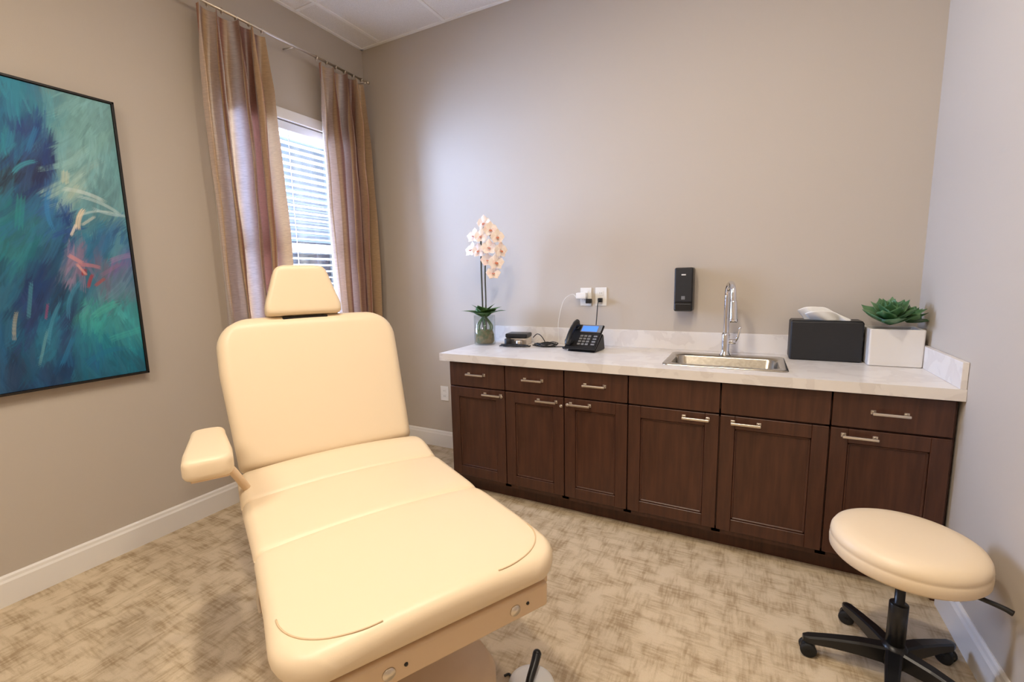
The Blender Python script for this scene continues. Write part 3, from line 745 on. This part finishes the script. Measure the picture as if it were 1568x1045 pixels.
# ---------------------------------------------------------------- succulent
su=empty('potted_succulent',(.625,2.785,.9145))
def sq(h,z_,r=.008):
    return [(sx*(h-r)+r*math.cos(math.radians(a0+a)),sy*(h*.82-r)+r*math.sin(math.radians(a0+a)),z_) for sx,sy,a0 in ((1,1,0),(-1,1,90),(-1,-1,180),(1,-1,270)) for a in (0,30,60,90)]
rings=[sq(.096,0),sq(.102,.003),sq(.104,.175),sq(.102,.178),sq(.094,.178),sq(.092,.176),sq(.09,.14)]
n=16;v=[p for r in rings for p in r];f=[]
for j in range(len(rings)-1):
    for i in range(n):f.append((j*n+i,j*n+(i+1)%n,(j+1)*n+(i+1)%n,(j+1)*n+i))
f.append(tuple(reversed(range(n))));f.append(tuple((len(rings)-1)*n+i for i in range(n)))
o=obj('planter',v,f,M['pot'],su);fixn(o)
box('soil',-.088,.088,-.07,.07,.12,.160,M['soil'],su)
def rosette(pref,c,sc,cnt,tilt=(0,0)):
    for i in range(cnt):
        t=i/cnt;az=i*137.5;el=14+68*t**1.1;L=(.125-.06*t)*sc
        blade('%s_leaf_%d'%(pref,i),L,L*.64,.014*sc*(1-.4*t),M['leaf'],su,Matrix.Translation(c)@Matrix.Rotation(tilt[0],4,'X')@Matrix.Rotation(tilt[1],4,'Y')@MX((0,0,.03*t*sc),az,el),-.22,.16,wp=.55)
rosette('main',(-.025,-.035,.200),1.18,22,(.30,-.08))
rosette('side',(.046,-.01,.21),.78,14,(.1,.36))

# ---------------------------------------------------------------- treatment chair
ex=empty('treatment_chair',(-1.505,1.27,0),(0,0,math.atan2(-.485,.875)))
LC=1.035;RCF=.115
def hwseat(s): return .358+.012*min(1,max(0,(s-.5)/.4))
def ysh(s): return -.008+.024*min(1,max(0,(s-.2)/.6))
TS=.655;CT=.072;RT=.035;RE=.033
tilt=math.radians(2.2)
def xfseat(s,y,z):
    return (s*math.cos(tilt)+z*math.sin(tilt),y+ysh(s),TS-CT/2+z-s*math.sin(tilt))
def zseat(s): return .026*math.exp(-((s-.09)/.09)**2)
pad('seat_and_leg_cushion',LC,hwseat,CT,.05,RCF,RT,M['cream'],ex,xfseat,seams=(.225,.555),crown=.020,r=RE,zf=zseat)
def surf(s,y):
    e=LC-s;hw=hwseat(s)
    if e<RCF: hw-=RCF-math.sqrt(max(0,RCF*RCF-(RCF-e)**2))
    t=CT/2
    if e<RT: t-=RT*.96-.96*math.sqrt(max(0,RT**2-(RT-e)**2))
    ey=hw-abs(y);z=t+.020*max(0,1-(y/hw)**2);r=min(RE,t*.999)
    if ey<r: z-=r-math.sqrt(max(0,r*r-(r-ey)**2))
    return z+zseat(s)
for sg in (-1,1):
    pts=[]
    for k in range(19):
        a=math.radians(90*k/18)
        s_=.865+.148*math.sin(a);y_=sg*(.150+.195*math.cos(a)**.9)
        pts.append(Vector(xfseat(s_,y_,surf(s_,y_)+.0011)))
    tube('corner_seam_%d'%sg,pts,.0020,M['cream_d'],ex,6,2)
la=math.radians(71)
def xfback(s,y,z):
    y-=.010+.014*min(1,max(0,s/.4))
    return (-.010+s*-math.cos(la)+z*math.sin(la)-.035,y,.635+s*math.sin(la)+z*math.cos(la))
def hwback(s): return .345+.016*min(1,max(0,(s-.05)/.35))
pad('backrest_cushion',.622,hwback,.11,.03,.125,.05,M['cream'],ex,xfback,crown=.012,r=.045)
lh=math.radians(78)
def xfhead(s,y,z):
    y-=.050
    return (-.215+s*-math.cos(lh)+z*math.sin(lh),y,1.230+s*math.sin(lh)+z*math.cos(lh))
def hwhead(s): return .150 if s<.045 else .150-.052*((s-.045)/.17)
pad('headrest_cushion',.215,hwhead,.095,.02,.03,.02,M['cream'],ex,xfhead,crown=.006,r=.020)
for s in (-1,1):
    tube('headrest_post_%d'%s,[(-.24,-.05+s*.06,1.10),(-.240,-.05+s*.06,1.27)],.008,M['nickel'],ex,10,0)
box('headrest_bracket',-.250,-.185,-.14,.04,1.212,1.230,M['blackm'],ex,.003,1)
bs=box('backrest_shell',-.3,.3,-.009,.009,-.26,.26,M['tan'],ex,.005,2)
bs.matrix_local=Matrix.Translation((-.200,-.01,.92))@Matrix.Rotation(math.pi/2,4,'Z')@Matrix.Rotation(-(math.pi/2-la),4,'X')
def slopebox(n,s0,s1,y0,y1,z0,z1,m,bev=.004):
    o=box(n,s0,s1,y0,y1,z0,z1,m,ex,bev,2);c=o.location.copy()
    o.matrix_local=Matrix.Rotation(tilt,4,'Y')@Matrix.Translation(c);return o
slopebox('platform',-.02,.985,-.310,.330,TS-.092,TS-.070,M['tan'])
slopebox('side_rail_l',.0,.97,-.30,-.275,TS-.142,TS-.088,M['tan'])
slopebox('side_rail_r',.0,.97,.295,.32,TS-.142,TS-.088,M['tan'])
slopebox('end_rail',.970,1.0,-.29,.32,TS-.150,TS-.078,M['tan'],.008)
for i,y in enumerate((-.13,.21)):
    o=lathe('rail_bolt_%d'%i,[(0,.004),(.006,.004),(.007,.003),(.0145,.003),(.016,.0)],M['nickel'],ex,24)
    o.matrix_local=Matrix.Rotation(tilt,4,'Y')@Matrix.Translation((1.0,y,TS-.116))@Matrix.Rotation(math.pi/2,4,'Y')
for i,y in enumerate((-.09,.25)):
    o=lathe('rail_screw_%d'%i,[(0,.003),(.004,.003),(.005,0)],M['black'],ex,12)
    o.matrix_local=Matrix.Rotation(tilt,4,'Y')@Matrix.Translation((1.0,y,TS-.112))@Matrix.Rotation(math.pi/2,4,'Y')
def prism(n,rings,m,r=.04,seg=5):
    v=[];f=[]
    for (x0,x1,hy,z_) in rings:
        cx=(x0+x1)/2;hx=(x1-x0)/2;rr=min(r,hx*.9,hy*.9)
        for sx,sy,a0 in ((1,1,0),(-1,1,90),(-1,-1,180),(1,-1,270)):
            for i in range(seg+1):
                a=math.radians(a0+90*i/seg);v.append((cx+sx*(hx-rr)+rr*math.cos(a),sy*(hy-rr)+rr*math.sin(a),z_))
    k=4*(seg+1)
    for j in range(len(rings)-1):
        for i in range(k):f.append((j*k+i,j*k+(i+1)%k,(j+1)*k+(i+1)%k,(j+1)*k+i))
    f.append(tuple(reversed(range(k))));f.append(tuple((len(rings)-1)*k+i for i in range(k)))
    o=obj(n,v,f,m,ex,True);fixn(o);return o
prism('pedestal_base',[(.0,.83,.30,.0),(-.005,.84,.305,.01),(-.005,.84,.305,.09),(.01,.82,.29,.115),(.06,.72,.25,.135)],M['tan'],.13,8)
prism('pedestal_column',[(.12,.56,.20,.12),(.14,.53,.18,.22),(.15,.50,.17,.40),(.15,.52,.19,.490)],M['tan'],.04)
slopebox('under_frame',.05,.65,-.2,.2,TS-.17,TS-.09,M['blackm'])
for s in (-1,1):
    tube('support_strut_%d'%s,[(.66,s*.2,.10),(.46,s*.2,.49)],.016,M['tan'],ex,10,0)
    box('hinge_bracket_%d'%s,-.09,.03,s*.27-.012,s*.27+.012,.50,.64,M['tan'],ex,.006,2)
tube('release_lever',[(.30,-.28,.52),(.31,-.325,.46),(.32,-.345,.36),(.34,-.345,.30)],.006,M['nickel'],ex,8)
def xfarm(s,y,z): return (.02+s,-.437+y,.832+z)
pad('armrest_cushion',.36,lambda s:.052+.014*min(1,max(0,(s-.05)/.2)),.062,.025,.035,.018,M['cream'],ex,xfarm,crown=.004,r=.018)
box('armrest_plate',.05,.34,-.485,-.385,.785,.800,M['tan'],ex,.004,2)
tube('armrest_post',[(.20,-.40,.79),(.18,-.365,.72),(.15,-.33,.64),(.14,-.28,.57)],.014,M['tan'],ex,10)

# ---------------------------------------------------------------- foot control
fp=empty('foot_pedal_control',(-.592,1.215,0),(0,0,math.radians(14)))
lathe('disc_base',[(0,0),(.078,0),(.080,.006),(.076,.018),(.06,.024),(0,.026)],M['white'],fp,40)
tube('lever',[(-.005,-.04,.03),(-.002,-.01,.045),(.005,.03,.062),(.008,.060,.072)],(.012,.015),M['black'],fp,14)
lathe('lever_tip',[(0,-.016),(.012,-.01),(.016,0),(.012,.01),(0,.016)],M['black'],fp,16,(.008,.063,.073))
tube('control_cord',[(-.07,.01,.01),(-.085,.03,.006),(-.10,.02,.006)],.004,M['cable'],fp,8)

# ---------------------------------------------------------------- stool
st=empty('rolling_stool',(.488,1.80,0))
R0=.202
lathe('seat_cushion',[(0,.425),(R0-.035,.425),(R0-.008,.428),(R0,.438),(R0+.001,.458),(R0,.470),(R0-.002,.474),(R0,.478),(R0-.002,.492),(R0-.010,.506),(R0-.028,.515),(R0-.06,.520),(.08,.523),(0,.524)],M['cream'],st,72)
lathe('seat_plate',[(0,.412),(.12,.412),(.13,.425)],M['blackm'],st,40)
lathe('gas_column',[(.026,.10),(.026,.27),(.024,.272),(.014,.274),(.014,.41),(.05,.414)],M['black'],st,28)
lathe('hub',[(.022,.045),(.036,.05),(.040,.07),(.038,.105),(.028,.125)],M['black'],st,28)
tube('height_lever',[(.03,-.02,.405),(.12,-.06,.40),(.20,-.09,.392),(.225,-.10,.385)],(.005,.009),M['black'],st,8)
for k in range(5):
    a=math.radians(184-72*k);ca,sa=math.cos(a),math.sin(a)
    v=[];f=[]
    prof=[(.02,.022,.055,.112),(.10,.020,.060,.106),(.18,.017,.058,.092),(.245,.016,.052,.078),(.262,.010,.055,.072)]
    for (r_,hw,zz0,zz1) in prof:
        for (yy,zz) in ((-hw,zz0),(hw,zz0),(hw,zz1-.006),(hw*.7,zz1),(-hw*.7,zz1),(-hw,zz1-.006)):
            v.append((r_*ca-yy*sa,r_*sa+yy*ca,zz))
    for j in range(4):
        for i in range(6):f.append((j*6+i,j*6+(i+1)%6,(j+1)*6+(i+1)%6,(j+1)*6+i))
    f.append(tuple(range(6)));f.append(tuple(24+i for i in range(6)))
    o=obj('leg_%d'%k,v,f,M['black'],st);fixn(o)
    cr=.245 if k!=2 else .235
    cx,cy=cr*ca,cr*sa
    lathe('caster_stem_%d'%k,[(.007,.03),(.007,.06)],M['nickel'],st,12,(cx,cy,0))
    az=a+.9*k
    for s in (-1,1):
        lathe('caster_wheel_%d_%d'%(k,s),[(0,-.009),(.020,-.009),(.0255,-.005),(.0255,.005),(.020,.009),(0,.009)],M['rubber'],st,24,(cx+s*.014*-math.sin(az),cy+s*.014*math.cos(az),.0258),(math.pi/2,0,az))
    lathe('caster_hood_%d'%k,[(0,.052),(.012,.050),(.022,.040),(.0245,.028)],M['black'],st,20,(cx,cy,0))

# ---------------------------------------------------------------- lights
tm=bpy.data.materials.new('troffer_diffuser');tm.use_nodes=True
tb_=tm.node_tree.nodes['Principled BSDF'];tb_.inputs['Emission Color'].default_value=(1,.9,.78,1);tb_.inputs['Emission Strength'].default_value=3
def troffer(x,y,w_,l_,power,col,spread=180):
    r=empty('ceiling_light',(x,y,H))
    box('diffuser',-w_/2,w_/2,-l_/2,l_/2,-.012,-.008,tm,r)
    for n_,a in (('t1',(-w_/2-.02,w_/2+.02,l_/2,l_/2+.02)),('t2',(-w_/2-.02,w_/2+.02,-l_/2-.02,-l_/2)),('t3',(-w_/2-.02,-w_/2,-l_/2,l_/2)),('t4',(w_/2,w_/2+.02,-l_/2,l_/2))):
        box(n_,*a,-.014,0,M['grid'],r)
    L=bpy.data.lights.new('ceiling_light_lamp','AREA');L.shape='RECTANGLE';L.size=w_;L.size_y=l_;L.energy=power;L.color=col
    o=bpy.data.objects.new('lamp',L);S.collection.objects.link(o);o.parent=r;o.location=(0,0,-.016)
warm=(1,.87,.70)
troffer(-.80,.48,.13,.13,30,warm)
troffer(-.15,1.1,.15,.15,25,warm)
troffer(-1.15,-1.0,.6,1.2,42,(1,.90,.78))  # unseen panel behind the camera, added as ambient fill
def outside_light(name,loc,aim,sx,sy,e,col):
    L=bpy.data.lights.new(name,'AREA');L.shape='RECTANGLE';L.size=sx;L.size_y=sy;L.energy=e;L.color=col
    o=bpy.data.objects.new(name,L);S.collection.objects.link(o);o.location=loc
    o.rotation_euler=Vector(aim).to_track_quat('-Z','Z').to_euler()
outside_light('window_daylight',(-4.1,1.55,1.95),(1,.15,0),1.6,2.2,1250,(.44,.60,1))
outside_light('ceiling_fill_uplight',(-3.85,2.1,.35),(.55,.05,.85),1.4,.7,560,(1,.95,.90))  # added uplight hidden below the window, brightens the ceiling
wd=bpy.data.worlds.new('world');S.world=wd;wd.use_nodes=True
bg=wd.node_tree.nodes['Background'];bg.inputs[0].default_value=(.52,.70,1,1);bg.inputs[1].default_value=.75

# ---------------------------------------------------------------- camera
yaw,pitch,roll,fpx,h=.4830,.1382,.0221,693.4,1.3713
F=Vector((-math.sin(yaw)*math.cos(pitch),math.cos(yaw)*math.cos(pitch),-math.sin(pitch)))
R=Vector((math.cos(yaw),math.sin(yaw),0));U=R.cross(F)
R2=R*math.cos(roll)-U*math.sin(roll);U2=R*math.sin(roll)+U*math.cos(roll)
cam=bpy.data.cameras.new('camera');co=bpy.data.objects.new('camera',cam);S.collection.objects.link(co)
co.matrix_world=Matrix((( R2.x,U2.x,-F.x,0),(R2.y,U2.y,-F.y,0),(R2.z,U2.z,-F.z,h),(0,0,0,1)))
cam.sensor_width=36;cam.sensor_fit='HORIZONTAL';cam.lens=36*fpx/1568;cam.clip_start=.02
S.camera=co
